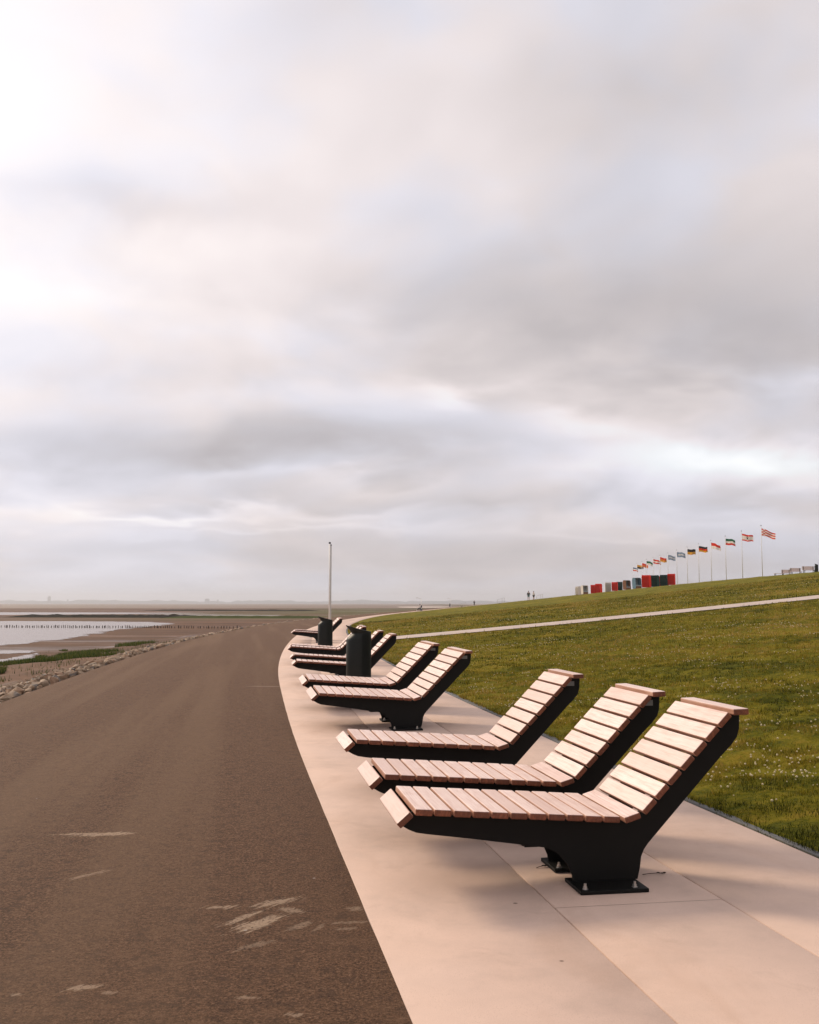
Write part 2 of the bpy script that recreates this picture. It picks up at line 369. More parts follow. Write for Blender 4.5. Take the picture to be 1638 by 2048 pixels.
XK = pchip([-12, 0, 6.1, 7.9, 11.5, 15.5, 24.9, 40, 55, 70, 88, 101, 129, 182, 440, 900], [5.8, 3.55, 2.42, 2.10, 1.55, .90, -.38, -2.1, -3.35, -4.0, -4.25, -4.15, -3.1, 1.2, 23.0, 63.5])
XL = pchip([-12, 0, 15.7, 27.3, 37.5, 50, 61, 75, 86, 99, 124, 167, 213, 440, 900], [-2.2, -3.9, -6.25, -7.7, -8.75, -9.6, -10.0, -10.2, -10.0, -9.3, -7.6, -4.0, -.2, 18.3, 58.8])
def bumps(x, y):
    return (.016*np.sin(2.1*x+1.3*y)+.014*np.sin(1.1*x-2.7*y+1)+.012*np.sin(4.7*x+3.1*y+2)+.012*np.sin(-3.9*x+5.3*y)+.009*np.sin(11.1*x+9.7*y+.5+2*np.sin(3*x))+.009*np.sin(12.3*x-15.1*y+2*np.sin(2.3*y))+.006*np.sin(23*x+17*y)+.006*np.sin(-21*x+26*y))
_dk = pchip([0, 8, 18, 32, 42, 52, 58, 64, 72, 112], [0, .72, 1.72, 3.28, 4.32, 5.15, 5.45, 5.52, 5.35, -.5])
def zdike(s): return np.where(np.asarray(s) <= 0, 0, np.maximum(_dk(np.maximum(np.minimum(s, 112), 0)), -.5))
def zlawn(x, y):
    s = x-XK(y); b = bumps(x, y)*np.clip(s/.8, 0, 1)*np.where(np.abs(y-40) < 2.2, .2, 1)
    return zdike(s)+b+.012*np.clip(s/.3, 0, 1)

# ------------------------------------------------------------------ setting: way, pavement, lawn, flats
ys = np.concatenate([np.arange(-12, 60, .5), np.arange(60, 200, 3), np.arange(200, 905, 20)])
fr = np.linspace(0, 1, 9)
edge = .003*np.sin(ys*7.3)+.003*np.sin(ys*17.1+1)
xr = XR(ys)+edge*(ys < 40); xl = XL(ys)
X = xl[:, None]+(xr-xl)[:, None]*fr[None]; Yg = np.repeat(ys[:, None], 9, 1)
Zg = 0.02*np.sin(np.pi*fr)[None]*np.ones_like(X)-.02*(1-fr)[None]
tag(mobj('promenade', np_mesh('promenade', np.stack([X, Yg, Zg], -1).reshape(-1, 3), grid_faces(len(ys), 9), [M_ASPH], True)), kind='structure')
# bed under the pavement strip, then slabs
xk = XK(ys)
bed = np.stack([np.stack([XR(ys)-.03, ys, np.full_like(ys, -.014)], -1), np.stack([xk+.05, ys, np.full_like(ys, -.014)], -1)], 1).reshape(-1, 3)
pav = tag(mobj('pavement', np_mesh('pavement', bed, grid_faces(len(ys), 2), [M_CONCB])), kind='structure')
def strip_piece(name, ya, yb, fa, fb, za, zb, gap, mats, parent, seg=6, lo=None, hi=None):
    yy = np.linspace(ya+gap, yb-gap, seg+1); v = []; L = XR(yy); Wd = XK(yy)-L
    xa = L+Wd*fa+(gap if fa > 0 else 0) if lo is None else lo(yy); xb = L+Wd*fb-gap if hi is None else hi(yy)
    tilt = .19*(1.0)                      # joints run square to the way
    for k in range(seg+1):
        sl_ = (XR(yy[k]+.5)-XR(yy[k]-.5))
        for xx, zz, b_ in ((xa[k], zb, 0), (xa[k], za-.004, 0), (xa[k]+.005, za, 0), (xb[k]-.005, za, 0), (xb[k], za-.004, 0), (xb[k], zb, 0)):
            v.append((xx, yy[k]-float(sl_)*(xx-L[k]), zz))
    f = grid_faces(seg+1, 6)
    me = np_mesh(name, v, f, mats)
    return mobj(name, me, None, parent)
st0 = 5.02; LEN = 3.2
stations = [st0+LEN*k for k in range(-5, 28)]
B = (0, .325, .635, .972)
for k in range(len(stations)-1):
    strip_piece('slab', stations[k], stations[k+1], B[1], B[2], .004, -.03, .002, [M_CONC], pav)
    if k % 4 == 0 and k+4 < len(stations):
        for j in (0, 2): strip_piece('slab', stations[k]+1.4, stations[k+4]+1.4, B[j], B[j+1], .004, -.03, .003, [M_CONC], pav, 16)
strip_piece('slab', stations[-1]+1.4, 880, 0, .972, .004, -.03, .003, [M_CONC], pav, 160)
for k in range(-10, 70):                 # grey edging stones, one metre each
    strip_piece('edging_stone', k, k+1, 0, 1, .010, -.05, .003, [M_KERB], pav, 2, lambda q: XK(q)-.065, lambda q: XK(q)+.02)

# lawn, dense near the camera
sy = np.concatenate([np.arange(-12, 4, 1), np.arange(4, 34, .11), np.arange(34, 62, .35), np.arange(62, 200, 2), np.arange(200, 900, 12)])
ss = np.concatenate([[.015, .06], np.arange(.12, 12, .12), np.arange(12, 30, .5), np.arange(30, 70, 1.5), [75, 85, 100, 120]])
Yl = np.repeat(sy[:, None], len(ss), 1); Xl = XK(sy)[:, None]+ss[None]
tag(mobj('lawn', np_mesh('lawn', np.stack([Xl, Yl, zlawn(Xl, Yl)], -1).reshape(-1, 3), grid_faces(len(sy), len(ss)), [M_LAWN], True)), kind='structure')
# path straight up the dike
ps = np.arange(0, 62, .5); py_ = np.linspace(38.4, 41.3, 4); V_ = []
for s_ in ps:
    for j, q in enumerate(py_):
        x_ = float(XK(q))+s_; V_.append((x_, q, float(zdike(s_))+.035))
tag(mobj('path', np_mesh('path', V_, grid_faces(len(ps), 4), [M_PATH], True)), kind='structure')

# mud flats to the horizon
my = np.concatenate([np.arange(-20, 120, 1.2), np.arange(120, 400, 6), np.geomspace(400, 9000, 40)])
mo = np.concatenate([np.arange(-1.5, 12, .6), np.arange(12, 60, 2), np.geomspace(60, 9000, 40)])
MUDZ = -1.3
def zmud(o): o = np.asarray(o, float); return np.where(o < 0, -.35, -.34-.10*np.clip(o, 0, 2.0)-.76*np.clip((o-2.0)/7.5, 0, 1)**.9)
def xshore(y): return XL(np.minimum(y, 900))
Ym = np.repeat(my[:, None], len(mo), 1); Xm = xshore(my)[:, None]-mo[None]
Zm = zmud(mo)[None]+np.zeros_like(Xm)
nz = .05*np.sin(.9*Xm+.5*Ym)*np.sin(.6*Xm-.8*Ym+1)+.03*np.sin(2.1*Xm+1.7*Ym)
Zm = Zm+nz*((mo > 2) & (mo < 9))[None]
tag(mobj('mudflat', np_mesh('mudflat', np.stack([Xm, Ym, Zm], -1).reshape(-1, 3), grid_faces(len(my), len(mo)), [M_MUD], True)), kind='structure')
# land behind the dike out to the horizon
gv = [(100, -400, -.6), (9000, -400, -.6), (9000, 9000, -1.4), (1050, 9000, -1.4), (60, 900, -.6)]
bm = bmesh.new(); bm.faces.new([bm.verts.new(v) for v in gv]); tag(mobj('ground', bm_mesh('ground', bm, [M_LAWN])), kind='structure')
# sea from the far edge of the flats
bm = bmesh.new(); bm.faces.new([bm.verts.new(v) for v in ((-9000, 640, MUDZ+.03), (-30, 560, MUDZ+.03), (30, 620, MUDZ+.03), (140, 900, MUDZ+.03), (6000, 9000, MUDZ+.03), (-9000, 9000, MUDZ+.03))])
tag(mobj('sea', bm_mesh('sea', bm, [M_SEA])), kind='structure')
def pool(pts, z, jit, name='water', material=None):
    w = [at(u, v, MUDZ) for u, v in pts]; out = []
    ph = [random.uniform(0, 6.28) for _ in range(6)]; acc = 0.0
    for k in range(len(w)):
        a, b = Vector(w[k]), Vector(w[(k+1) % len(w)]); L_ = (b-a).length; nrm = Vector((-(b-a).y, (b-a).x)).normalized(); m_ = max(6, min(140, int(L_/(jit*.35))))
        for q in range(m_):
            p = a.lerp(b, q/m_); t_ = (acc+L_*q/m_)/jit; e_ = math.sin(math.pi*q/m_)
            off = e_*jit*(.9*math.sin(.45*t_+ph[0])+.7*math.sin(1.1*t_+ph[1])+.4*math.sin(2.7*t_+ph[2]))
            out.append((p.x+nrm.x*off, p.y+nrm.y*off, z))
        acc += L_
    bm = bmesh.new(); f = bm.faces.new([bm.verts.new(p) for p in out]); bmesh.ops.triangulate(bm, faces=[f])
    tag(mobj(name, bm_mesh(name, bm, [material or M_POOL])), kind='structure')
pool([(-60, 1242), (150, 1242.5), (300, 1244), (350, 1247.5), (300, 1253), (230, 1260), (150, 1275), (60, 1286), (-60, 1298)], MUDZ+.012, .6)
pool([(-60, 1224.5), (200, 1225), (440, 1226.2), (200, 1228.5), (-60, 1230.5)], MUDZ+.012, 1.2)
pool([(-40, 1301), (70, 1301.5), (60, 1306), (-40, 1309)], MUDZ+.012, .2)
pool([(78, 1306), (62, 1315), (105, 1320), (72, 1324), (0, 1327), (-30, 1325), (22, 1316)], MUDZ+.012, .16)
pool([(185, 1302), (228, 1299.5), (225, 1305), (195, 1305)], MUDZ+.012, .15)
pool([(300, 1228.8), (560, 1230.2), (560, 1231.2), (300, 1230.2)], MUDZ+.012, .8)
M_SAND = plain('pale_sand', (.56, .47, .40), .9)
pool([(795, 1213.6), (840, 1213.2), (898, 1213.4), (900, 1215.0), (830, 1215.6), (798, 1215)], MUDZ+.05, 1.0, 'sandbar', M_SAND)

# ------------------------------------------------------------------ loungers
TH, SW = .034, .0900
def slat_mesh(w):
    bm = bmesh.new(); box(bm, 0, SW, 0, w, -TH, 0, .0065)
    bm.normal_update()
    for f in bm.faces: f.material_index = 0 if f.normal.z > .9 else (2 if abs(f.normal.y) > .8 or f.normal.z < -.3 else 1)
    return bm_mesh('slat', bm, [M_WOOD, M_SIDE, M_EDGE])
OUT = [(-1.183, .352), (-1.118, .409), (-1.105, .413), (0, .337), (.02, .334), (.11, .361), (.133, .375), (.634, .884), (.645, .888), (.731, .888), (.731, .866), (.728, .804), (.714, .759), (.678, .715), (.613, .653),
       (.399, .429), (.183, .204), (.16, .174), (.143, .137), (.135, .079), (.12, .02), (-.24, .02), (-.244, .053), (-.269, .109), (-.309, .155), (-.34, .18), (-.391, .203), (-.531, .224), (-.799, .264), (-1.029, .295),
       (-1.087, .305), (-1.126, .321), (-1.155, .338)]
bm = bmesh.new(); prism(bm, OUT, -.006, .006); FRAME = bm_mesh('side_frame', bm, [M_STEEL])
bm = bmesh.new(); box(bm, -.26, .11, -.19, .08, 0, .02, .003); PLATE = bm_mesh('base_plate', bm, [M_STEEL])
bm = bmesh.new(); tube(bm, (0, 0, 0), (0, 0, .004), .016, None, 12); tube(bm, (0, 0, .004), (0, 0, .015), .012, None, 6); tube(bm, (0, 0, .015), (0, 0, .03), .0075, None, 8); BOLT = bm_mesh('bolt', bm, [M_BOLT])
bm = bmesh.new(); box(bm, .615, .685, -.0075, -.006, .825, .862); STICK = bm_mesh('sticker', bm, [M_STICK])
SLATS = [(-1.209, .377, 41.0)]
a0 = math.atan2(-.076, 1.109)
for k in range(11): SLATS.append((-1.109+.1008*k*math.cos(a0), .449+.1008*k*math.sin(a0), math.degrees(a0)))
SLATS.append((.009, .3675, 16.7))
for k in range(7): SLATS.append((.108+.104*k*math.cos(R(45.3)), .400+.104*k*math.sin(R(45.3)), 45.3))
SLATS.append((.638, .924, 1.5))
CACHE = {}
def lounger(x, y, th, w, label, sticker, group):
    root = tag(empty('beach_lounger', (x, y, .005), th), label, 'lounger', group)
    if w not in CACHE:
        bm = bmesh.new(); box(bm, -.5, -.36, .127, w-.127, .205, .25); cb1 = bm_mesh('cross_beam', bm, [M_STEEL])
        bm = bmesh.new(); box(bm, .02, .10, .127, w-.127, .20, .30); cb2 = bm_mesh('cross_beam', bm, [M_STEEL])
        CACHE[w] = (slat_mesh(w), cb1, cb2)
    sm, cb, cb2 = CACHE[w]
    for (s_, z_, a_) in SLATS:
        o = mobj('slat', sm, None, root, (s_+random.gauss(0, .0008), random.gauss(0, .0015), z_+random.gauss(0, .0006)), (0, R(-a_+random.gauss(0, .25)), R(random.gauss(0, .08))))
    for t_ in (.12, w-.12):
        fr_ = mobj('side_frame', FRAME, None, root, (0, t_, 0))
        pl = mobj('base_plate', PLATE, None, root, (0, t_, 0))
        for s_ in (-.225, .045): mobj('bolt', BOLT, None, pl, (s_, -.155, .02))
        if t_ == .12 and sticker: mobj('sticker', STICK, None, fr_, (0, 0, 0))
    mobj('cross_beam', cb, None, root); mobj('cross_beam', cb2, None, root)
G1 = 'slatted loungers along the promenade'
LNG = [(1.126, 5.496, .163, .684, 'single slatted lounger, first of three, its base plates and bolts fully visible', 0),
       (.943, 6.562, .162, .684, 'single slatted lounger standing in the middle of the close-set three', 1),
       (.687, 8.168, .169, .684, 'single slatted lounger of the three, the one next to the double-width loungers', 1),
       (.041, 12.244, .155, 1.165, 'double-width slatted lounger next to the group of three single loungers', 1),
       (-.292, 14.406, .150, 1.165, 'double-width slatted lounger next to a dark litter bin', 1),
       (-.953, 18.95, .137, .684, 'single slatted lounger right beside the tall dark litter bin, half covered by it', 0),
       (-1.26, 21.28, .117, .684, 'single slatted lounger, second after the tall dark bin', 0),
       (-1.786, 25.27, .102, .684, 'narrow-gap slatted lounger, third after the tall dark bin', 0),
       (-1.90, 26.35, .102, .684, 'slatted lounger close behind another one before the second litter bin', 0),
       (-3.282, 39.0, .14, .684, 'slatted lounger just past the second litter bin, beside the pale mast', 0),
       (-3.45, 41.2, .16, .684, 'last slatted lounger of the row, past the second litter bin', 0)]
for a in LNG: lounger(*a, G1)

# ------------------------------------------------------------------ litter bins
def bin_mesh():
    N = 36; bm = bmesh.new(); rings = []
    lv = [(0, -.205, 0), (.015, -.215, 0), (.86, -.215, 0), (.885, -.205, 0), (.92, -.175, 0), (.955, -.14, 0), (.975, -.12, 0), (.985, -.125, 0)]
    for z, xl_, k in lv:
        cx, a = (xl_+.215)/2, (.215-xl_)/2
        rings.append([bm.verts.new((cx+a*math.cos(2*math.pi*i/N), .2*math.sin(2*math.pi*i/N)*(a/.215)**.4, z)) for i in range(N)])
    for r0, r1 in zip(rings, rings[1:]):
        for i in range(N): bm.faces.new((r0[i], r0[(i+1) % N], r1[(i+1) % N], r1[i]))
    bm.faces.new(rings[0][::-1]); bm.faces.new(rings[-1])
    body = bm_mesh('body', bm, [M_BIN], True)
    bm = bmesh.new(); rings = []
    for xl_, dzl, base in ((-.125, 0, .982), (-.16, .035, .995), (-.222, .105, 1.0), (-.222, .112, 1.005)):
        cx, a = (xl_+.217)/2, (.217-xl_)/2; rg = []
        for i in range(N):
            x_ = cx+a*math.cos(2*math.pi*i/N); f_ = (.217-x_)/(.217-xl_)
            pt = .2*math.sin(2*math.pi*i/N)*(a/.215)**.4
            if f_ > .8: pt *= 1-(f_-.8)*1.5*(1 if xl_ < -.2 else 0)
            rg.append(bm.verts.new((x_, pt, base+dzl*f_**1.25)))
        rings.append(rg)
    for r0, r1 in zip(rings, rings[1:]):
        for i in range(N): bm.faces.new((r0[i], r0[(i+1) % N], r1[(i+1) % N], r1[i]))
    bm.faces.new(rings[0][::-1]); bm.faces.new(rings[-1])
    hood = bm_mesh('hood', bm, [M_BIN])
    # curved door on the side, standing proud
    bm = bmesh.new(); A = [R(-78)+R(76)*k/10 for k in range(11)]; cols = []
    for a_ in A: cols.append([bm.verts.new((.219*math.cos(a_), .204*math.sin(a_), z)) for z in (.05, .955)])
    for c0, c1 in zip(cols, cols[1:]): bm.faces.new((c0[0], c1[0], c1[1], c0[1]))
    bmesh.ops.solidify(bm, geom=bm.faces[:], thickness=.006)
    door = bm_mesh('door', bm, [M_BIN], False)
    bm = bmesh.new(); tube(bm, (.219*math.cos(R(-72)), .206*math.sin(R(-72)), .6), (.235*math.cos(R(-72)), .225*math.sin(R(-72)), .6), .012, None, 10); lock = bm_mesh('lock', bm, [M_STEEL])
    bm = bmesh.new(); box(bm, -.18, .18, -.16, .16, -.005, .012); foot = bm_mesh('foot', bm, [M_STEEL])
    return body, hood, door, lock, foot
BIN = bin_mesh()
def litter_bin(x, y, z, rz, label, sc=1, group='dark litter bins'):
    r_ = tag(empty('litter_bin', (x, y, z), rz), label, 'litter bin', group); r_.scale = (sc,)*3
    for nm, me in zip(('body', 'hood', 'door', 'foot'), (BIN[0], BIN[1], BIN[2], BIN[4])):
        o = mobj(nm, me, None, r_)
        if nm == 'door': mobj('lock', BIN[3], None, o)
def px_at(u, d): return (u-819)/FPX*d
litter_bin(px_at(718, 17.75), 17.75, .008, .14, 'tall dark bin with peaked hood between double lounger and single lounger', 1)
litter_bin(px_at(651.5, 30.2), 30.2, .008, .10, 'dark bin with peaked hood in front of the pale mast', 1)

# ------------------------------------------------------------------ mast
d = 60; r_ = tag(empty('mast', (px_at(660.5, d), d, .004)), 'bare pale metal mast rising beside the last loungers', 'mast')
bm = bmesh.new(); tube(bm, (-.03, 0, 0), (-.03, 0, 5.05), .045, .04, 12); mobj('pole', bm_mesh('pole', bm, [M_MAST], True), None, r_)
bm = bmesh.new(); box(bm, .02, .075, -.03, .03, .3, 4.9); mobj('rail', bm_mesh('rail', bm, [M_MASTD]), None, r_)
bm = bmesh.new(); box(bm, -.09, .03, -.05, .05, 5.0, 5.09); box(bm, .02, .085, -.035, .035, 4.88, 4.95); mobj('cap', bm_mesh('cap', bm, [M_DARK]), None, r_)
bm = bmesh.new(); tube(bm, (0, 0, 0), (0, 0, .06), .2, .17, 16); mobj('base', bm_mesh('base', bm, [M_MASTD]), None, r_)

# ------------------------------------------------------------------ rocks along the water side
def rock(seed):
    q = np.random.default_rng(seed); bm = bmesh.new()
    for k in range(15):
        v = q.normal(size=3); v /= np.linalg.norm(v); v *= q.uniform(.8, 1.05)
        bm.verts.new((v[0]*.62, v[1]*.46, v[2]*.36))
    h = bmesh.ops.convex_hull(bm, input=bm.verts[:]); bmesh.ops.delete(bm, geom=[g for g in h['geom_interior'] if isinstance(g, bmesh.types.BMVert)], context='VERTS')
    bmesh.ops.triangulate(bm, faces=bm.faces[:])
    return bm_mesh('stone', bm, [M_STONE])
ROCKS = [rock(k) for k in range(12)]
cand = []
yy = 11.5
while yy < 190:
    st = .27 if yy < 60 else .5
    for o_ in np.arange(.10, 1.75, .27 if yy < 60 else .45):
        y_ = yy+random.uniform(-.14, .14); o2 = o_+random.uniform(-.12, .12)
        if random.random() < .07: continue
        sz = random.uniform(.11, .29)*(1.15 if yy < 60 else 1.6)*(.75 if o2 < .3 else 1)
        z_ = -.06-.20*o2+random.uniform(-.05, .05)-(.10 if o2 < .25 else 0)
        cand.append((sz/y_, float(XL(y_))-o2-.05, y_, z_, sz))
    yy += st
cand = [c for c in cand if abs(c[1]) < .43*c[2]+1.0]
cand.sort(key=lambda c: -c[0])
rev = tag(empty('rock_revetment', (float(XL(20))-1, 20, -.3)), 'bank of loose pale boulders between the asphalt way and the mud', 'rock bank')
def rot(): return (random.uniform(-.5, .5), random.uniform(-.5, .5), random.uniform(0, 6.28))
for c in cand[:295]:
    o = mobj('stone', random.choice(ROCKS), None, rev, (c[1]-rev.location.x, c[2]-20, c[3]+.3), rot()); o.scale = (c[4],)*2+(c[4]*random.uniform(.8, 1.2),)
vs, fs, base = [], [], 0
RD = [(np.array([v.co[:] for v in m_.vertices]), np.array([p.vertices[:] for p in m_.polygons])) for m_ in ROCKS]
from mathutils import Euler
for c in cand[295:]:
    v, f = random.choice(RD); mt = np.array(Euler(rot()).to_matrix())
    vs.append((v*c[4])@mt.T+np.array([c[1]-rev.location.x, c[2]-20, c[3]+.3])); fs.append(f+base); base += len(v)
tag(mobj('stones', np_mesh('stones', np.concatenate(vs), np.concatenate(fs), [M_STONE]), None, rev), kind='stuff')
# rubble bed below them
ry = np.concatenate([np.arange(-12, 70, 1), np.arange(70, 200, 4)])
V_ = [(float(XL(q))-o_, q, z_) for q in ry for o_, z_ in ((-.03, -.025), (.12, -.12), (.9, -.28), (1.7, -.46), (2.3, -.9))]
M_BED = plain('dark_rubble', (.10, .075, .055), .9, 0, .5, 5)
mobj('bed', np_mesh('bed', np.array(V_)-np.array(rev.location), grid_faces(len(ry), 5), [M_BED]), None, rev)

# ------------------------------------------------------------------ grass blades, clover
def blades(name, x, y, z, h, wd, cols, lean, material, parent=None):
    k = len(x); az = rng.uniform(0, 2*np.pi, k); la = rng.uniform(0, 2*np.pi, k); ln = np.abs(rng.normal(0, lean, k))
    bx, by = np.cos(az)*wd/2, np.sin(az)*wd/2; tx, ty_ = np.cos(la)*np.sin(ln)*h, np.sin(la)*np.sin(ln)*h; tz = np.cos(ln)*h
    v = np.empty((k, 3, 3)); v[:, 0] = np.stack([x-bx, y-by, z], -1); v[:, 1] = np.stack([x+bx, y+by, z], -1); v[:, 2] = np.stack([x+tx, y+ty_, z+tz], -1)
    me = np_mesh(name, v.reshape(-1, 3), np.arange(3*k).reshape(-1, 3), [material])
    ca = me.color_attributes.new('Col', 'FLOAT_COLOR', 'POINT')
    c4 = np.ones((k, 3, 4), np.float32); c4[:, :, :3] = cols[:, None]
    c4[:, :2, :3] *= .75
    ca.data.foreach_set('color', c4.ravel()); return me
def vnoise(x, y, f, seed):
    q = np.random.default_rng(seed); s_ = np.zeros_like(x)
    for k in range(9):
        a = q.uniform(0, 6.28); kf = f*q.uniform(.5, 1.6); s_ += np.sin(kf*(x*np.cos(a)+y*np.sin(a))*6.28+q.uniform(0, 6.28))
    return s_/4.2
PAL = np.array([(.022, .030, .002), (.095, .100, .004), (.235, .195, .010), (.36, .245, .022), (.52, .34, .09)])
def lawn_cols(x, y):
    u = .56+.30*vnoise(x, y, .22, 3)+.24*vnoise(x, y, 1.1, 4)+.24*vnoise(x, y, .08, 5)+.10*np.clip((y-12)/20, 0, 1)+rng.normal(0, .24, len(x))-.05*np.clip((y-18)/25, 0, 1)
    i = np.clip(u*3.6, 0, 3.999); k = i.astype(int); f = (i-k)[:, None]
    c = PAL[k]*(1-f)+PAL[k+1]*f
    return .92*c*rng.uniform(.7, 1.3, len(x))[:, None]
def lawn_points(ya, yb, per_m2, smax):
    area = 0; k = int((yb-ya)*smax*per_m2)
    y = rng.uniform(ya, yb, k); s_ = rng.uniform(.01, smax, k); x = XK(y)+s_
    keep = (x < .43*y+.5) & (np.abs(y-39.85) > 1.6+rng.normal(0, .1, k))
    # clumpy
    cl = .5+.5*vnoise(x, y, 1.6, 11)+.35*vnoise(x, y, 5.0, 12); keep &= rng.uniform(0, 1, k) < np.clip(cl+.3, .12, 1)
    return x[keep], y[keep]
parts = []
for (ya, yb, dn, smax, h0, w0) in ((5, 9.5, 6400, 3.4, .031, .0052), (9.5, 14, 3300, 5.6, .034, .0072), (14, 22, 1400, 9.5, .040, .0105), (22, 38, 480, 17, .050, .017), (38, 75, 120, 36, .062, .032)):
    x, y = lawn_points(ya, yb, dn, smax); k = len(x)
    hs = h0*rng.uniform(.5, 1.35, k)*np.clip(1+.6*vnoise(x, y, 1.6, 11)+.35*vnoise(x, y, 4.5, 21), .25, 2.2)
    s_ = x-XK(y); hs *= np.where(s_ < .06, .6, 1)
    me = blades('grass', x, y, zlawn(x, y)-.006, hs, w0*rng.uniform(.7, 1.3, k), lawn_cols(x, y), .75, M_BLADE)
    parts.append(me)
for k, me in enumerate(parts):
    tag(mobj('grass', me), ['short mown grass next to the first three loungers', 'short mown grass beside the gap before the double loungers', 'olive grass beside the double-width loungers', 'olive grass up to the path across the dike', 'grass of the dike beyond the path'][k], 'grass', None, 'stuff')
# fringe of longer blades hanging over the edging stones
k = 9000; y = 4.5+rng.uniform(0, 1, k)**1.4*34; fr_ = np.clip(.55+.6*vnoise(y, y*.3, .9, 51)+.4*vnoise(y, y, 3.1, 52), 0.05, 1); kp = rng.uniform(0, 1, k) < fr_; y = y[kp]
x = XK(y)+rng.uniform(.03, .09, len(y)); wf = .0045+.0006*(y-5)
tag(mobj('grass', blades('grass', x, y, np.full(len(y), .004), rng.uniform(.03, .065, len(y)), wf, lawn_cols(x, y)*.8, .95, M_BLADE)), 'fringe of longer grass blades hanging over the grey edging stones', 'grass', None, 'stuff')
# clover blooms in drifts
x, y = [], []
for ya, yb, smax, dn in ((5, 16, 6.5, 110), (16, 30, 13, 44), (30, 60, 26, 8)):
    k = int((yb-ya)*smax*dn); b_ = rng.uniform(ya, yb, k); s_ = rng.uniform(.25, smax, k); a_ = XK(b_)+s_
    dr = .5+.45*vnoise(a_, b_, .3, 31)+.35*vnoise(a_, b_, .9, 32)
    kp = (rng.uniform(0, 1, k) < np.clip(dr*1.4-.55, 0.02, 1)**1.5) & (a_ < .43*b_+.5) & (np.abs(b_-39.85) > 1.7)
    x.append(a_[kp]); y.append(b_[kp])
x = np.concatenate(x); y = np.concatenate(y); z = zlawn(x, y)
bm = bmesh.new(); bmesh.ops.create_icosphere(bm, subdivisions=1, radius=1); iv = np.array([v.co[:] for v in bm.verts]); fi = np.array([[v.index for v in f.verts] for f in bm.faces]); bm.free()
rr = rng.uniform(.0045, .0105, len(x))*(1+np.clip(y-16, 0, 40)*.03)
vv = iv[None]*rr[:, None, None]+np.stack([x, y, z+.034], -1)[:, None]
ff = fi[None]+(np.arange(len(x))*len(iv))[:, None, None]
tag(mobj('clover_flowers', np_mesh('clover', vv.reshape(-1, 3), ff.reshape(-1, 3), [M_CLOVER])), 'small white clover blooms scattered through the mown lawn', 'flowers', None, 'stuff')

# salt grass tussocks on the flats
GPAL = np.array([(.030, .055, .008), (.060, .095, .012), (.105, .125, .018), (.14, .13, .03)])
for nm, (u, v, ru, rv, hh, cnt, lb) in enumerate([(75, 1333, 150, 5.5, .20, 7000, 'long dark green bed of salt grass on the mud beside the boulders'), (165, 1321, 58, 9, .22, 4200, 'bright green salt grass patch between pool and boulders'),
        (268, 1299, 40, 3.5, .26, 1500, 'small salt grass patch behind the boulders next to a sliver of water'), (82, 1316, 12, 1.4, .16, 300, 'tiny green tussock standing alone in the shallow pool'), (-2, 1362, 14, 5, .22, 900, 'salt grass tuft at the foot of the boulders'), (128, 1302, 9, 1.0, .14, 160, 'little grass tussock on bare mud past the pool')]):
    th_ = rng.uniform(0, 6.283, cnt); ra = rng.uniform(0, 1, cnt)**.6*(1+.18*np.sin(3*th_+nm)+.12*np.sin(7*th_+2*nm)); a = np.stack([ra*np.cos(th_), ra*np.sin(th_)], -1); zz0 = MUDZ
    P_ = np.array([at(u+q[0]*ru, v+q[1]*rv, zz0) for q in a]); x, y = P_[:, 0], P_[:, 1]
    o_ = XL(y)-x; kp = o_ > 3.2; x, y, o_ = x[kp], y[kp], o_[kp]
    i = rng.integers(0, len(GPAL), len(x)); c = GPAL[i]*rng.uniform(.7, 1.3, len(x))[:, None]
    tag(mobj('salt_grass', blades('salt_grass', x, y, zmud(o_)-.02, hh*rng.uniform(.5, 1.2, len(x)), np.full(len(x), .035), c, .35, M_BLADE)), lb, 'grass', None, 'stuff')
# sparse tufts on the sand behind the rocks
y = rng.uniform(20, 60, 2600); o_ = rng.gamma(2.0, 1.6, 2600)+2.0; kp = vnoise(XL(y)-o_, y, .35, 41) > .3; y, o_ = y[kp], o_[kp]; x = XL(y)-o_
tag(mobj('shore_tufts', blades('shore_tufts', x, y, zmud(o_)-.01, rng.uniform(.1, .25, len(x)), np.full(len(x), .03), GPAL[rng.integers(0, 4, len(x))]*.9, .5, M_BLADE)), 'sparse low tufts on the sand behind the boulders', 'grass', None, 'stuff')
# dark weed-covered banks across the flats
M_WEED = plain('dark_weed', (.014, .011, .005), .95, 0, .5, .3, .03)
M_WEEDG = plain('green_weed', (.045, .055, .010), .95, 0, .5, .3, .03)
def ridge(p0, p1, wd, ht, material, label, seed):
    a, b = Vector((*at(*p0, MUDZ), MUDZ)), Vector((*at(*p1, MUDZ), MUDZ)); N = 90; q = np.random.default_rng(seed); V_ = []
    dr = (b-a).normalized(); nr = Vector((-dr.y, dr.x, 0)); nzs = np.convolve(q.uniform(.45, 1.1, N+9), np.ones(4)/4, 'same')[:N+1]
    for k in range(N+1):
        p = a.lerp(b, k/N); en = min(1, k/10, (N-k)/4+.15); h_ = ht*nzs[k]*en
        for j, (o_, z_) in enumerate(((-1, -.05), (-.5, .7), (-.1, 1), (.4, .8), (1, -.05))):
            c_ = p+nr*(o_*wd*(.6+.6*nzs[(k*3+j) % N])); V_.append((c_.x, c_.y, MUDZ+z_*h_*q.uniform(.8, 1.2)-.02))
    o = mobj('marsh_bank', np_mesh('marsh_bank', V_, grid_faces(N+1, 5), [material], True)); tag(o, label, 'bank')
ridge((17, 1234), (400, 1235), 5, .62, M_WEED, 'dark weed-covered bank lying across the mud beyond the post row', 1)
ridge((330, 1235.2), (640, 1235.6), 7, .45, M_WEEDG, 'green marsh bank running on toward the promenade bend', 2)
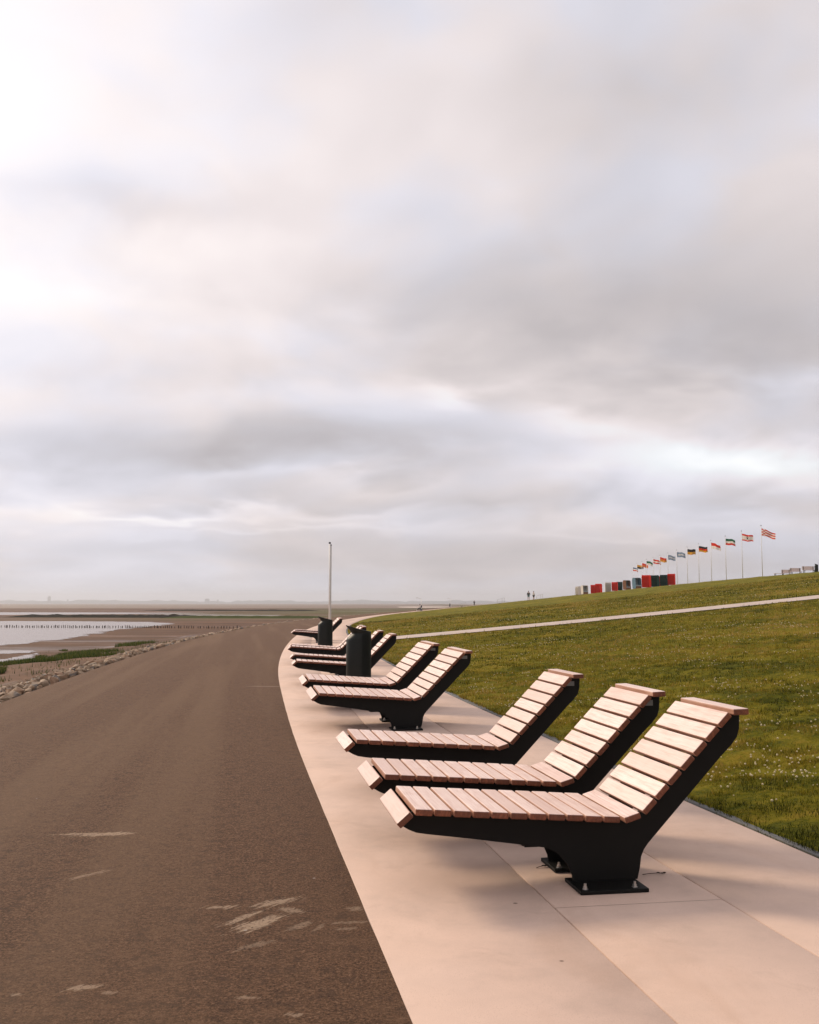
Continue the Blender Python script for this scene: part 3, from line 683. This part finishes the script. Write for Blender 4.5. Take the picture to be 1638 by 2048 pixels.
ridge((300, 1221), (620, 1222), 12, .5, M_WEED, 'low far dark bank on the flats below the sea line', 3)

# ------------------------------------------------------------------ post row in the mud
bm = bmesh.new(); tube(bm, (0, 0, -.1), (0, 0, .30), .05, .04, 7); bmesh.ops.triangulate(bm, faces=bm.faces[:]); POST = bm_mesh('wooden_post', bm, [plain('wet_post_wood', (.045, .03, .02), .9, 0, .3, 8, .1)])
u = -12.0
while u < 485:
    a, b = at(u, 1255.2+u*.004, MUDZ)
    o = mobj('wooden_post', POST, None, None, (a, b+random.uniform(-.2, .2), MUDZ), (random.gauss(0, .05), random.gauss(0, .05), random.uniform(0, 6))); h_ = random.uniform(.7, 1.15); o.scale = (random.uniform(.8, 1.3),)*2+(h_,)
    tag(o, 'short dark wooden post in the row across the mudflat', 'post', 'posts in a row across the mudflat')
    u += random.uniform(2.8, 5.4)*(1 if u < 330 else 1.5)

# ------------------------------------------------------------------ flagpoles and flags on the crest
def fcol(name, c):
    m_ = plain('flag_'+name, c, .75, 0, .06, 6, .1); t = NT(m_.node_tree); b = t.n['Principled BSDF']; tr = t.new('ShaderNodeBsdfTranslucent'); tr.inputs[0].default_value = (*c, 1)
    mx = t.new('ShaderNodeMixShader'); mx.inputs[0].default_value = .5; t.l.new(b.outputs[0], mx.inputs[1]); t.l.new(tr.outputs[0], mx.inputs[2]); t.l.new(mx.outputs[0], t.n['Material Output'].inputs[0]); return m_
FC = dict(r=fcol('red', (.62, .04, .015)), w=fcol('white', (.78, .72, .68)), g=fcol('green', (.02, .12, .06)), k=fcol('black', (.02, .02, .02)), y=fcol('gold', (.62, .30, .03)), b=fcol('blue', (.10, .16, .28)), o=fcol('orange', (.60, .16, .03)), n=fcol('bluegrey', (.20, .26, .36)))
BEAR = ["..........", "...##.....", "..###..##.", "...###..#.", "..#####...", "...####.#.", "...####...", "..##.##...", "..#...##..", ".........."]
def flag_rows(kind):
    NX, NY = 24, 16; g = [[None]*NX for _ in range(NY)]
    for j in range(NY):
        f = j/NY
        for i in range(NX):
            e = i/NX
            if kind == 'bremen': c = 'rw'[(j//3+(1 if i < 6 and i//3 == 1 else 0)) % 2]
            elif kind == 'berlin':
                c = 'w' if .2 <= f < .8 else 'r'
                jj, ii = j-3, i-7
                if c == 'w' and 0 <= jj < 10 and 0 <= ii < 10 and BEAR[jj][ii] == '#': c = 'k'
            elif kind == 'text': c = 'n' if not (.34 < f < .6 and .12 < e < .88 and (i*7+j*3) % 5 < 3) else 'w'
            else: c = kind[min(int(f*len(kind)), len(kind)-1)]
            g[j][i] = c
    return g
def flag_mesh(kind, L, Hh, droop, ph):
    NX, NY = 24, 16; V_ = []
    for j in range(NY+1):
        for i in range(NX+1):
            e = i/NX; f = j/NY
            x_ = L*e*(1-.10*droop)+.03; y_ = (.13+.05*math.sin(ph*3))*L*e**.7*math.sin((6+2*math.sin(ph))*e+ph+1.6*f)+.04*math.sin(15*e+ph*2+2*f); z_ = -Hh*f-L*droop*.55*e**1.25+.11*Hh*math.sin(7*e+ph)*e
            V_.append((x_, y_, z_*(1)+Hh*.25*droop*e*f))
    me = np_mesh('cloth', V_, grid_faces(NY+1, NX+1), [], True); g = flag_rows(kind); keys = sorted({c for r_ in g for c in r_})
    for c in keys: me.materials.append(FC[c])
    me.polygons.foreach_set('material_index', np.array([keys.index(g[j][i]) for j in range(NY) for i in range(NX)], np.int32))
    return me
FL = [(1524.0, 1052, 'bremen', .75, 'red and white striped'), (1484.4, 1063, 'berlin', .35, 'red-edged white flag with a black bear'), (1451.6, 1073, 'gwr', .3, 'green, white and red striped'), (1422.4, 1081.5, 'rw', .45, 'red over white'),
      (1397.4, 1088.7, 'kry', .25, 'black, red and gold striped'), (1374.5, 1095, 'ky', .15, 'black over gold'), (1353.6, 1101, 'text', .2, 'blue-grey, fully spread, with white lettering'), (1335.6, 1107, 'text', .4, 'blue-grey, drooping, with white lettering'),
      (1319.6, 1111.4, 'roy', .45, 'red and orange'), (1306.0, 1115.5, 'rwr', .5, 'red, white and red striped'), (1292.5, 1119.5, 'gw', .45, 'green over white'), (1283.5, 1124, 'ro', .4, 'red and orange-red plain'), (1273.6, 1127.5, 'yk', .25, 'gold over black'), (1265.3, 1132.5, 'bwr', .5, 'blue, white and red striped')]
D1 = 140.0; ZT = CAMH+(Y0-1052)*D1/FPX
for k, (u, v, kind, dr, txt) in enumerate(FL):
    d = FPX*(ZT-CAMH)/(Y0-v); x_ = px_at(u, d); zb = float(zlawn(np.array(x_), np.array(d)))-.05
    r_ = tag(empty('flagpole', (x_, d, zb)), 'thin white flagpole carrying the '+txt.replace(' flag', '')+' flag', 'flagpole', 'white flagpoles in a row on the dike')
    bm = bmesh.new(); tube(bm, (0, 0, 0), (0, 0, ZT-zb), .055, .038, 8); mobj('pole', bm_mesh('pole', bm, [M_WHITE], True), None, r_)
    bm = bmesh.new(); ball(bm, (0, 0, ZT-zb+.05), .08, 1); mobj('finial', bm_mesh('finial', bm, [M_DARK], True), None, r_)
    fl = mobj('flag', flag_mesh(kind, (1.62+.12*math.sin(k*2.3)) if k else 1.95, 1.02, dr, k*1.7), None, None, (x_+.03, d, ZT-.35), (0, 0, R(-12+(k*37) % 23)))
    tag(fl, txt+(' flag' if 'flag' not in txt else '')+' flying from a white pole on the dike', 'flag', 'flags on the dike')

# ------------------------------------------------------------------ hooded beach chairs
def chair_col(name, c): return plain('beach_chair_'+name, c, .8, 0, .1, 3, .1)
CC = dict(red=chair_col('red', (.85, .028, .006)), green=chair_col('green', (.012, .045, .035)), white=chair_col('white', (.70, .64, .57)), blue=chair_col('blue', (.13, .22, .28)), brown=chair_col('brown', (.22, .10, .05)))
def stripes():
    m_, t, b = mat('striped_cloth'); x_, _, _ = t.sep(t.new('ShaderNodeTexCoord').outputs['Object'])
    t.put(b.inputs['Base Color'], t.mix(t.m('GREATER_THAN', t.m('FRACT', t.m('MULTIPLY', x_, 4.5)), .5), (.14, .25, .32), (.62, .60, .57))); return m_
M_STR = stripes()
def beach_chair(u, d, rz, c, label, h=1.78):
    x_ = px_at(u, d); z_ = float(zlawn(np.array(x_), np.array(d)))-.03
    r_ = tag(empty('beach_chair', (x_, d, z_), rz), label, 'beach chair', 'hooded beach chairs on the dike'); r_.scale = (h/1.62*.82, h/1.62, h/1.62)
    m_ = CC[c]; inner = M_STR
    prof = [(-.40, .08), (.42, .08), (.50, .62), (.52, 1.30), (.40, 1.55), (.15, 1.62), (-.22, 1.54), (-.34, 1.36), (-.36, .80), (-.42, .62)]
    for sx in (-.60, .55):
        bm = bmesh.new(); prism(bm, prof, 0, .05); bmesh.ops.rotate(bm, verts=bm.verts[:], cent=(0, 0, 0), matrix=Matrix.Rotation(R(90), 3, 'Z'))
        for v in bm.verts: v.co.x += sx+.05
        mobj('side_panel', bm_mesh('side_panel', bm, [m_]), None, r_)
    def sheet(pts, th, material, name):
        bm = bmesh.new(); cols = [[bm.verts.new((sx, y_, z_)) for sx in (-.57, .57)] for y_, z_ in pts]
        for a, b in zip(cols, cols[1:]): bm.faces.new((a[0], a[1], b[1], b[0]))
        bmesh.ops.solidify(bm, geom=bm.faces[:], thickness=th); mobj(name, bm_mesh(name, bm, [material]), None, r_)
    sheet([(.43, .10), (.50, .62), (.515, 1.29), (.40, 1.535), (.15, 1.60), (-.28, 1.56)], .03, m_, 'hood')
    sheet([(.30, .52), (.43, .80), (.45, 1.25), (.36, 1.46), (.14, 1.54), (-.26, 1.52)], .02, inner, 'lining')
    bm = bmesh.new(); box(bm, -.55, .55, -.36, .36, .40, .54, .02); mobj('seat', bm_mesh('seat', bm, [inner]), None, r_)
    bm = bmesh.new(); box(bm, -.55, .55, -.38, .40, .05, .395); mobj('base', bm_mesh('base', bm, [CC['brown'] if c in ('blue', 'white') else m_]), None, r_)
BC = [(1342, 158, 2.75, 'red', 'red hooded beach chair standing at the end nearest the flagpoles'), (1327.5, 158, 2.6, 'green', 'dark green hooded beach chair right beside the red one nearest the flagpoles'), (1318, 172, 2.9, 'red', 'small red beach chair peeking out between two dark green ones'),
      (1309, 152, 2.5, 'green', 'dark green hooded beach chair right beside the biggest red one'), (1292, 142, 2.65, 'red', 'biggest red hooded beach chair, next to the blue one'), (1273, 160, .35, 'blue', 'blue hooded beach chair between the red and the brown ones'),
      (1253, 185, .45, 'brown', 'brown beach chair with open striped front'), (1238, 205, 2.8, 'green', 'small dark beach chair beside a small red one'), (1228.5, 200, 2.8, 'red', 'small red beach chair beside the white one'), (1215, 188, 3.0, 'white', 'white hooded beach chair seen from its plain back'),
      (1196.5, 196, 2.5, 'red', 'red beach chair between the white one and another red one'), (1186, 205, 2.9, 'red', 'narrow red beach chair beside the open striped one'), (1168.5, 196, .25, 'white', 'open beach chair showing blue and white striped lining'), (1157, 205, 1.9, 'white', 'white beach chair last in the group, seen from its side')]
for a in BC: beach_chair(*a)

# ------------------------------------------------------------------ benches on the crest
M_BW = plain('pale_bench_wood', (.60, .44, .36), .6)
def bench(u, d, L, label, rz=0.0, back=True):
    x_ = px_at(u, d); z_ = float(zlawn(np.array(x_), np.array(d)))-.02
    r_ = tag(empty('bench', (x_, d, z_), rz), label, 'bench', 'benches on the dike crest')
    for k in range(4): bm = bmesh.new(); box(bm, -L/2, L/2, -.28+.13*k, -.17+.13*k, .43, .47); mobj('seat_slat', bm_mesh('seat_slat', bm, [M_BW]), None, r_)
    if back:
        for k in range(3): bm = bmesh.new(); box(bm, -L/2, L/2, .26, .30, .52+.15*k, .65+.15*k); mobj('back_slat', bm_mesh('back_slat', bm, [M_BW]), None, r_)
    for sx in (-L/2+.15, L/2-.15):
        bm = bmesh.new(); box(bm, sx-.03, sx+.03, -.25, -.19, 0, .43); box(bm, sx-.03, sx+.03, .2, .255, 0, .95 if back else .43); box(bm, sx-.028, sx+.028, -.19, .2, .38, .428); mobj('leg', bm_mesh('leg', bm, [M_DARK]), None, r_)
bench(1617, 132, 1.55, 'pale wooden bench standing right beside the bin on the crest')
bench(1591, 138, 1.5, 'pale wooden bench, second from the bin on the crest')
bench(1571, 146, 1.2, 'pale wooden bench, third from the bin on the crest', -.3)
bench(1557, 146, 1.4, 'backless low bench on the crest next to the flagpoles', 0, False)
x_ = px_at(1632, 124); litter_bin(x_, 124, float(zlawn(np.array(x_), np.array(124.)))-.03, 0, 'dark litter bin beside the benches on the dike crest', 1.0)
x_ = px_at(899.5, 400); litter_bin(x_, 400, .25, 0, 'far dark litter bin below the street lamp', 1.1)

# ------------------------------------------------------------------ stair rails and lamps far along the dike
def stair_rail(u, d, wpx, hpx, label, rise=.35):
    x_ = px_at(u, d); k = d/FPX; z_ = float(zlawn(np.array(x_), np.array(float(d))))-.05; Wm, Hm = wpx*k, hpx*k
    r_ = tag(empty('stair_railing', (x_, d, z_)), label, 'railing', 'stair railings on the dike')
    for f in (0, .68, 1): bm = bmesh.new(); tube(bm, (Wm*(f-.5), 0, 0), (Wm*(f-.5), 0, Hm*(1-rise+rise*f)), .035, None, 6); mobj('post', bm_mesh('post', bm, [M_MASTD]), None, r_)
    bm = bmesh.new(); tube(bm, (-Wm/2, 0, Hm*(1-rise)), (Wm/2, 0, Hm), .03, None, 6); mobj('handrail', bm_mesh('handrail', bm, [M_MASTD]), None, r_)
    bm = bmesh.new(); box(bm, -Wm*.3, Wm*.5, -.4, .4, -.2, .12); mobj('step', bm_mesh('step', bm, [M_DARK]), None, r_)
stair_rail(1001, 235, 14, 12, 'thin metal stair railing on the dike beyond the standing people'); stair_rail(1078.5, 205, 12, 11.5, 'thin metal stair railing right beside the person in white')
stair_rail(925, 330, 13, 9, 'faint far stair railing beside the street lamp and bin'); stair_rail(1153, 210, 8, 9, 'thin pale railing at the end of the beach chair group')
def lamp(u, d, topv, label):
    x_ = px_at(u, d); zt = CAMH+(Y0-topv)*d/FPX; zb = .1
    r_ = tag(empty('street_lamp', (x_, d, zb)), label, 'lamp', 'far promenade lamps')
    bm = bmesh.new(); tube(bm, (0, 0, 0), (0, 0, zt-zb), .07, .05, 8); mobj('pole', bm_mesh('pole', bm, [M_MAST]), None, r_)
    bm = bmesh.new(); tube(bm, (0, 0, zt-zb-.05), (-.9, 0, zt-zb+.2), .05, .04, 6); mobj('arm', bm_mesh('arm', bm, [M_MASTD]), None, r_)
    bm = bmesh.new(); box(bm, -1.35, -.8, -.14, .14, zt-zb+.17, zt-zb+.28, .03); mobj('lamp_head', bm_mesh('lamp_head', bm, [M_MASTD]), None, r_)
lamp(842.5, 260, 1197.5, 'promenade lamp right behind the seated person'); lamp(901.5, 405, 1197.8, 'promenade lamp beside the far litter bin')

# ------------------------------------------------------------------ people
SKIN = plain('skin', (.42, .22, .15), .6); HAIR = plain('dark_hair', (.03, .018, .012), .7)
def skin_obj(name, verts, edges, radii, material, parent, root=0):
    me = bpy.data.meshes.new(name); me.from_pydata(verts, edges, []); me.materials.append(material)
    o = mobj(name, me, None, parent); md = o.modifiers.new('skin', 'SKIN'); md.use_smooth_shade = True
    for k, sv in enumerate(me.skin_vertices[0].data): sv.radius = (radii[k], radii[k]) if not isinstance(radii[k], tuple) else radii[k]; sv.use_root = (k == root)
    o.modifiers.new('subsurf', 'SUBSURF').levels = 1; o.modifiers['subsurf'].render_levels = 1
    return o
STAND = dict(pel=(0, 0, .93), wai=(0, 0, 1.08), che=(0, 0, 1.32), nec=(0, 0, 1.48), hed=(0, -.01, 1.60), top=(0, 0, 1.72), sl=(-.18, 0, 1.40), el=(-.25, .02, 1.13), wl=(-.20, -.12, .95), hl=(-.17, -.17, .90), sr=(.18, 0, 1.40), er=(.25, .02, 1.13), wr=(.20, -.12, .95), hr=(.17, -.17, .90),
             jl=(-.09, 0, .90), kl=(-.11, -.02, .49), al=(-.12, .02, .09), tl=(-.13, -.14, .04), jr=(.09, 0, .90), kr=(.11, -.02, .49), ar=(.12, .02, .09), tr=(.13, -.14, .04))
SIT = dict(pel=(0, 0, .52), wai=(0, -.02, .68), che=(0, -.06, .92), nec=(0, -.10, 1.08), hed=(0, -.15, 1.20), top=(0, -.15, 1.32), sl=(-.18, -.07, 1.01), el=(-.22, -.18, .76), wl=(-.12, -.36, .66), hl=(-.09, -.43, .64), sr=(.18, -.07, 1.01), er=(.22, -.18, .76), wr=(.12, -.36, .66), hr=(.09, -.43, .64),
           jl=(-.10, -.05, .50), kl=(-.12, -.46, .52), al=(-.12, -.50, .10), tl=(-.12, -.64, .05), jr=(.10, -.05, .50), kr=(.12, -.46, .52), ar=(.12, -.62, .10), tr=(.12, -.76, .06))
RAD = dict(pel=(.14, .10), wai=(.13, .09), che=(.16, .105), nec=.05, hed=(.078, .095), top=.055, sl=.062, el=.045, wl=.033, hl=.035, sr=.062, er=.045, wr=.033, hr=.035, jl=.085, kl=.058, al=.04, tl=.035, jr=.085, kr=.058, ar=.04, tr=.035)
CH = [('pel', 'wai'), ('wai', 'che'), ('che', 'nec'), ('nec', 'hed'), ('hed', 'top'), ('che', 'sl'), ('sl', 'el'), ('el', 'wl'), ('wl', 'hl'), ('che', 'sr'), ('sr', 'er'), ('er', 'wr'), ('wr', 'hr'), ('pel', 'jl'), ('jl', 'kl'), ('kl', 'al'), ('al', 'tl'), ('pel', 'jr'), ('jr', 'kr'), ('kr', 'ar'), ('ar', 'tr')]
def person(x_, y_, z_, rz, pose, top_c, leg_c, label, long_sleeve=True, long_leg=False, sc=1.0):
    r_ = tag(empty('person', (x_, y_, z_), rz), label, 'person'); r_.scale = (sc,)*3
    def part(name, keys, grow, material, cut=None):
        ks = [k for k in pose if k in keys]; ed = [(ks.index(a), ks.index(b)) for a, b in CH if a in ks and b in ks]
        P_ = {k: Vector(pose[k]) for k in ks}
        for k, (o_, f) in (cut or {}).items(): P_[k] = P_[o_].lerp(P_[k], f)
        g = lambda q: tuple(w*1.0+grow for w in q) if isinstance(q, tuple) else q+grow
        return skin_obj(name, [P_[k][:] for k in ks], ed, [g(RAD[k]) for k in ks], material, r_, ks.index('pel') if 'pel' in ks else 0)
    part('body', list(pose), 0, SKIN)
    part('top', ['pel', 'wai', 'che', 'sl', 'el', 'sr', 'er']+(['wl', 'wr'] if long_sleeve else []), .022, top_c)
    part('trousers' if long_leg else 'shorts', ['pel', 'jl', 'kl', 'jr', 'kr']+(['al', 'ar'] if long_leg else []), .028, leg_c, None if long_leg else {'kl': ('jl', .75), 'kr': ('jr', .75)})
    bm = bmesh.new(); hd = Vector(pose['hed']); ball(bm, hd+Vector((0, .02, .07)), .105, 2, (.9, 1, .85)); mobj('hair', bm_mesh('hair', bm, [HAIR], True), None, r_)
    for q in ('tl', 'tr'):
        a = Vector(pose[q]); bm = bmesh.new(); box(bm, a.x-.05, a.x+.05, a.y-.10, a.y+.17, a.z-.045, a.z+.05, .02); mobj('shoe', bm_mesh('shoe', bm, [M_WHITE if long_leg else M_DARK]), None, r_)
    return r_
CJ = plain('dark_green_jacket', (.012, .035, .03), .8); CS = plain('teal_shorts', (.02, .10, .085), .8); CW = plain('white_shirt', (.72, .68, .66), .8); CB = plain('black_cloth', (.012, .012, .014), .8)
for u, d, tc, lc, ls, lb, sc in ((1056.3, 196, CJ, CS, True, 'person in a dark jacket and teal shorts standing on the dike', 1.06), (1066.5, 197, CW, CB, False, 'person in a white shirt and black shorts standing on the dike', 1.0)):
    x_ = px_at(u, d); person(x_, d, float(zlawn(np.array(x_), np.array(float(d))))+.0, R(180) if ls else R(120), STAND, tc, lc, lb, ls, False, sc)
d = 206; x_ = px_at(841, d); zs = float(zlawn(np.array(x_), np.array(float(d)))) if x_ > float(XK(d)) else .01
st_ = tag(empty('seat_block', (x_+.02, d, zs)), 'low seat block under the person with the black backpack', 'bench'); bm = bmesh.new(); box(bm, -.22, .35, -.35, .35, 0, .40, .02); mobj('block', bm_mesh('block', bm, [M_KERB]), None, st_)
pr = person(x_, d, zs, R(-90), SIT, CW, CB, 'person in a white top with black backpack sitting beside the promenade', True, True, 1.0)
bm = bmesh.new(); box(bm, -.17, .17, .07, .30, .62, 1.08, .05); bp_ = tag(mobj('backpack', bm_mesh('backpack', bm, [CB]), None, None, (x_, d, zs), (0, 0, R(-90))), 'black backpack on the back of the seated person', 'backpack')
x_ = px_at(948, 330); person(x_, 330, float(zlawn(np.array(x_), np.array(330.))), 0, STAND, CB, CB, 'tiny dark figure far along the dike', True, True)

# ------------------------------------------------------------------ far shore, then the air
M_FAR = plain('far_land', (.05, .06, .055), .9)
q = np.random.default_rng(5); xs = np.linspace(-4600, 900, 190); hs = np.convolve(q.uniform(2, 26, 200), np.ones(7)/7, 'same')[:190]+np.convolve(q.uniform(0, 14, 192), np.ones(2)/2, 'same')[:190]
V_ = [(x_, 7600+o_, z_) for x_, h_ in zip(xs, hs) for o_, z_ in ((0, -1.3), (6, h_*.8), (60, h_), (160, -1.3))]
tag(mobj('far_shore', np_mesh('far_shore', V_, grid_faces(190, 4), [M_FAR])), kind='structure')
for u, wpx, hpx, lb in ((101, 5, 15, 'faint broad tower on the far shore, tallest of all'), (416, 9, 10, 'faint block of buildings on the far shore'), (234, 3, 8, 'faint narrow tower on the far shore'), (437, 3, 8, 'faint chimney on the far shore'), (138, 2, 9, 'faint thin mast on the far shore')):
    d = 7560.; x_ = px_at(u, d); k = d/FPX; r_ = tag(empty('tower', (x_, d, -1)), lb, 'building')
    bm = bmesh.new(); box(bm, -wpx*k/2, wpx*k/2, -8, 8, 0, hpx*k*.9); mobj('wall', bm_mesh('wall', bm, [M_FAR]), None, r_)
    bm = bmesh.new(); box(bm, -wpx*k*.3, wpx*k*.3, -5, 5, hpx*k*.9, hpx*k); mobj('roof', bm_mesh('roof', bm, [M_FAR]), None, r_)

HAZE = True
if HAZE:
    m_ = bpy.data.materials.new('haze_air'); m_.use_nodes = True; t = NT(m_.node_tree); t.n.clear()
    pv = t.new('ShaderNodeVolumePrincipled'); pv.inputs['Color'].default_value = (.86, .88, .93, 1); pv.inputs['Density'].default_value = .0002; pv.inputs['Anisotropy'].default_value = .3
    t.l.new(pv.outputs[0], t.new('ShaderNodeOutputMaterial').inputs['Volume'])
    bm = bmesh.new(); box(bm, -9500, 9500, -800, 9500, -3, 75); o = mobj('haze', bm_mesh('haze', bm, [m_])); tag(o, kind='stuff')

# dry twig lying by the base plate
M_TWIG = plain('dry_twig', (.035, .018, .010), .9)
def twig(u, v, L, rz, label):
    x_, y_ = at(u, v, .006); r_ = tag(empty('twig', (x_, y_, .008), rz), label, 'twig')
    bm = bmesh.new(); pts = [(-L/2, 0, 0), (-L*.2, .004, .003), (L*.15, -.003, .006), (L/2, .004, .002)]
    for a, b in zip(pts, pts[1:]): tube(bm, a, b, .0022, .0018, 5)
    mobj('stem', bm_mesh('stem', bm, [M_TWIG]), None, r_)
    for k in range(3):
        bm = bmesh.new(); ball(bm, (L*(.2+.14*k), .006*(-1)**k, .006), .008, 1, (1.3, .8, .5)); mobj('bud', bm_mesh('bud', bm, [M_TWIG]), None, r_)
twig(1308, 1749, .13, .12, 'dry dark twig lying on the pavement beside the base plate'); twig(1083, 1735, .07, .5, 'little dry twig at the corner of the rear base plate')
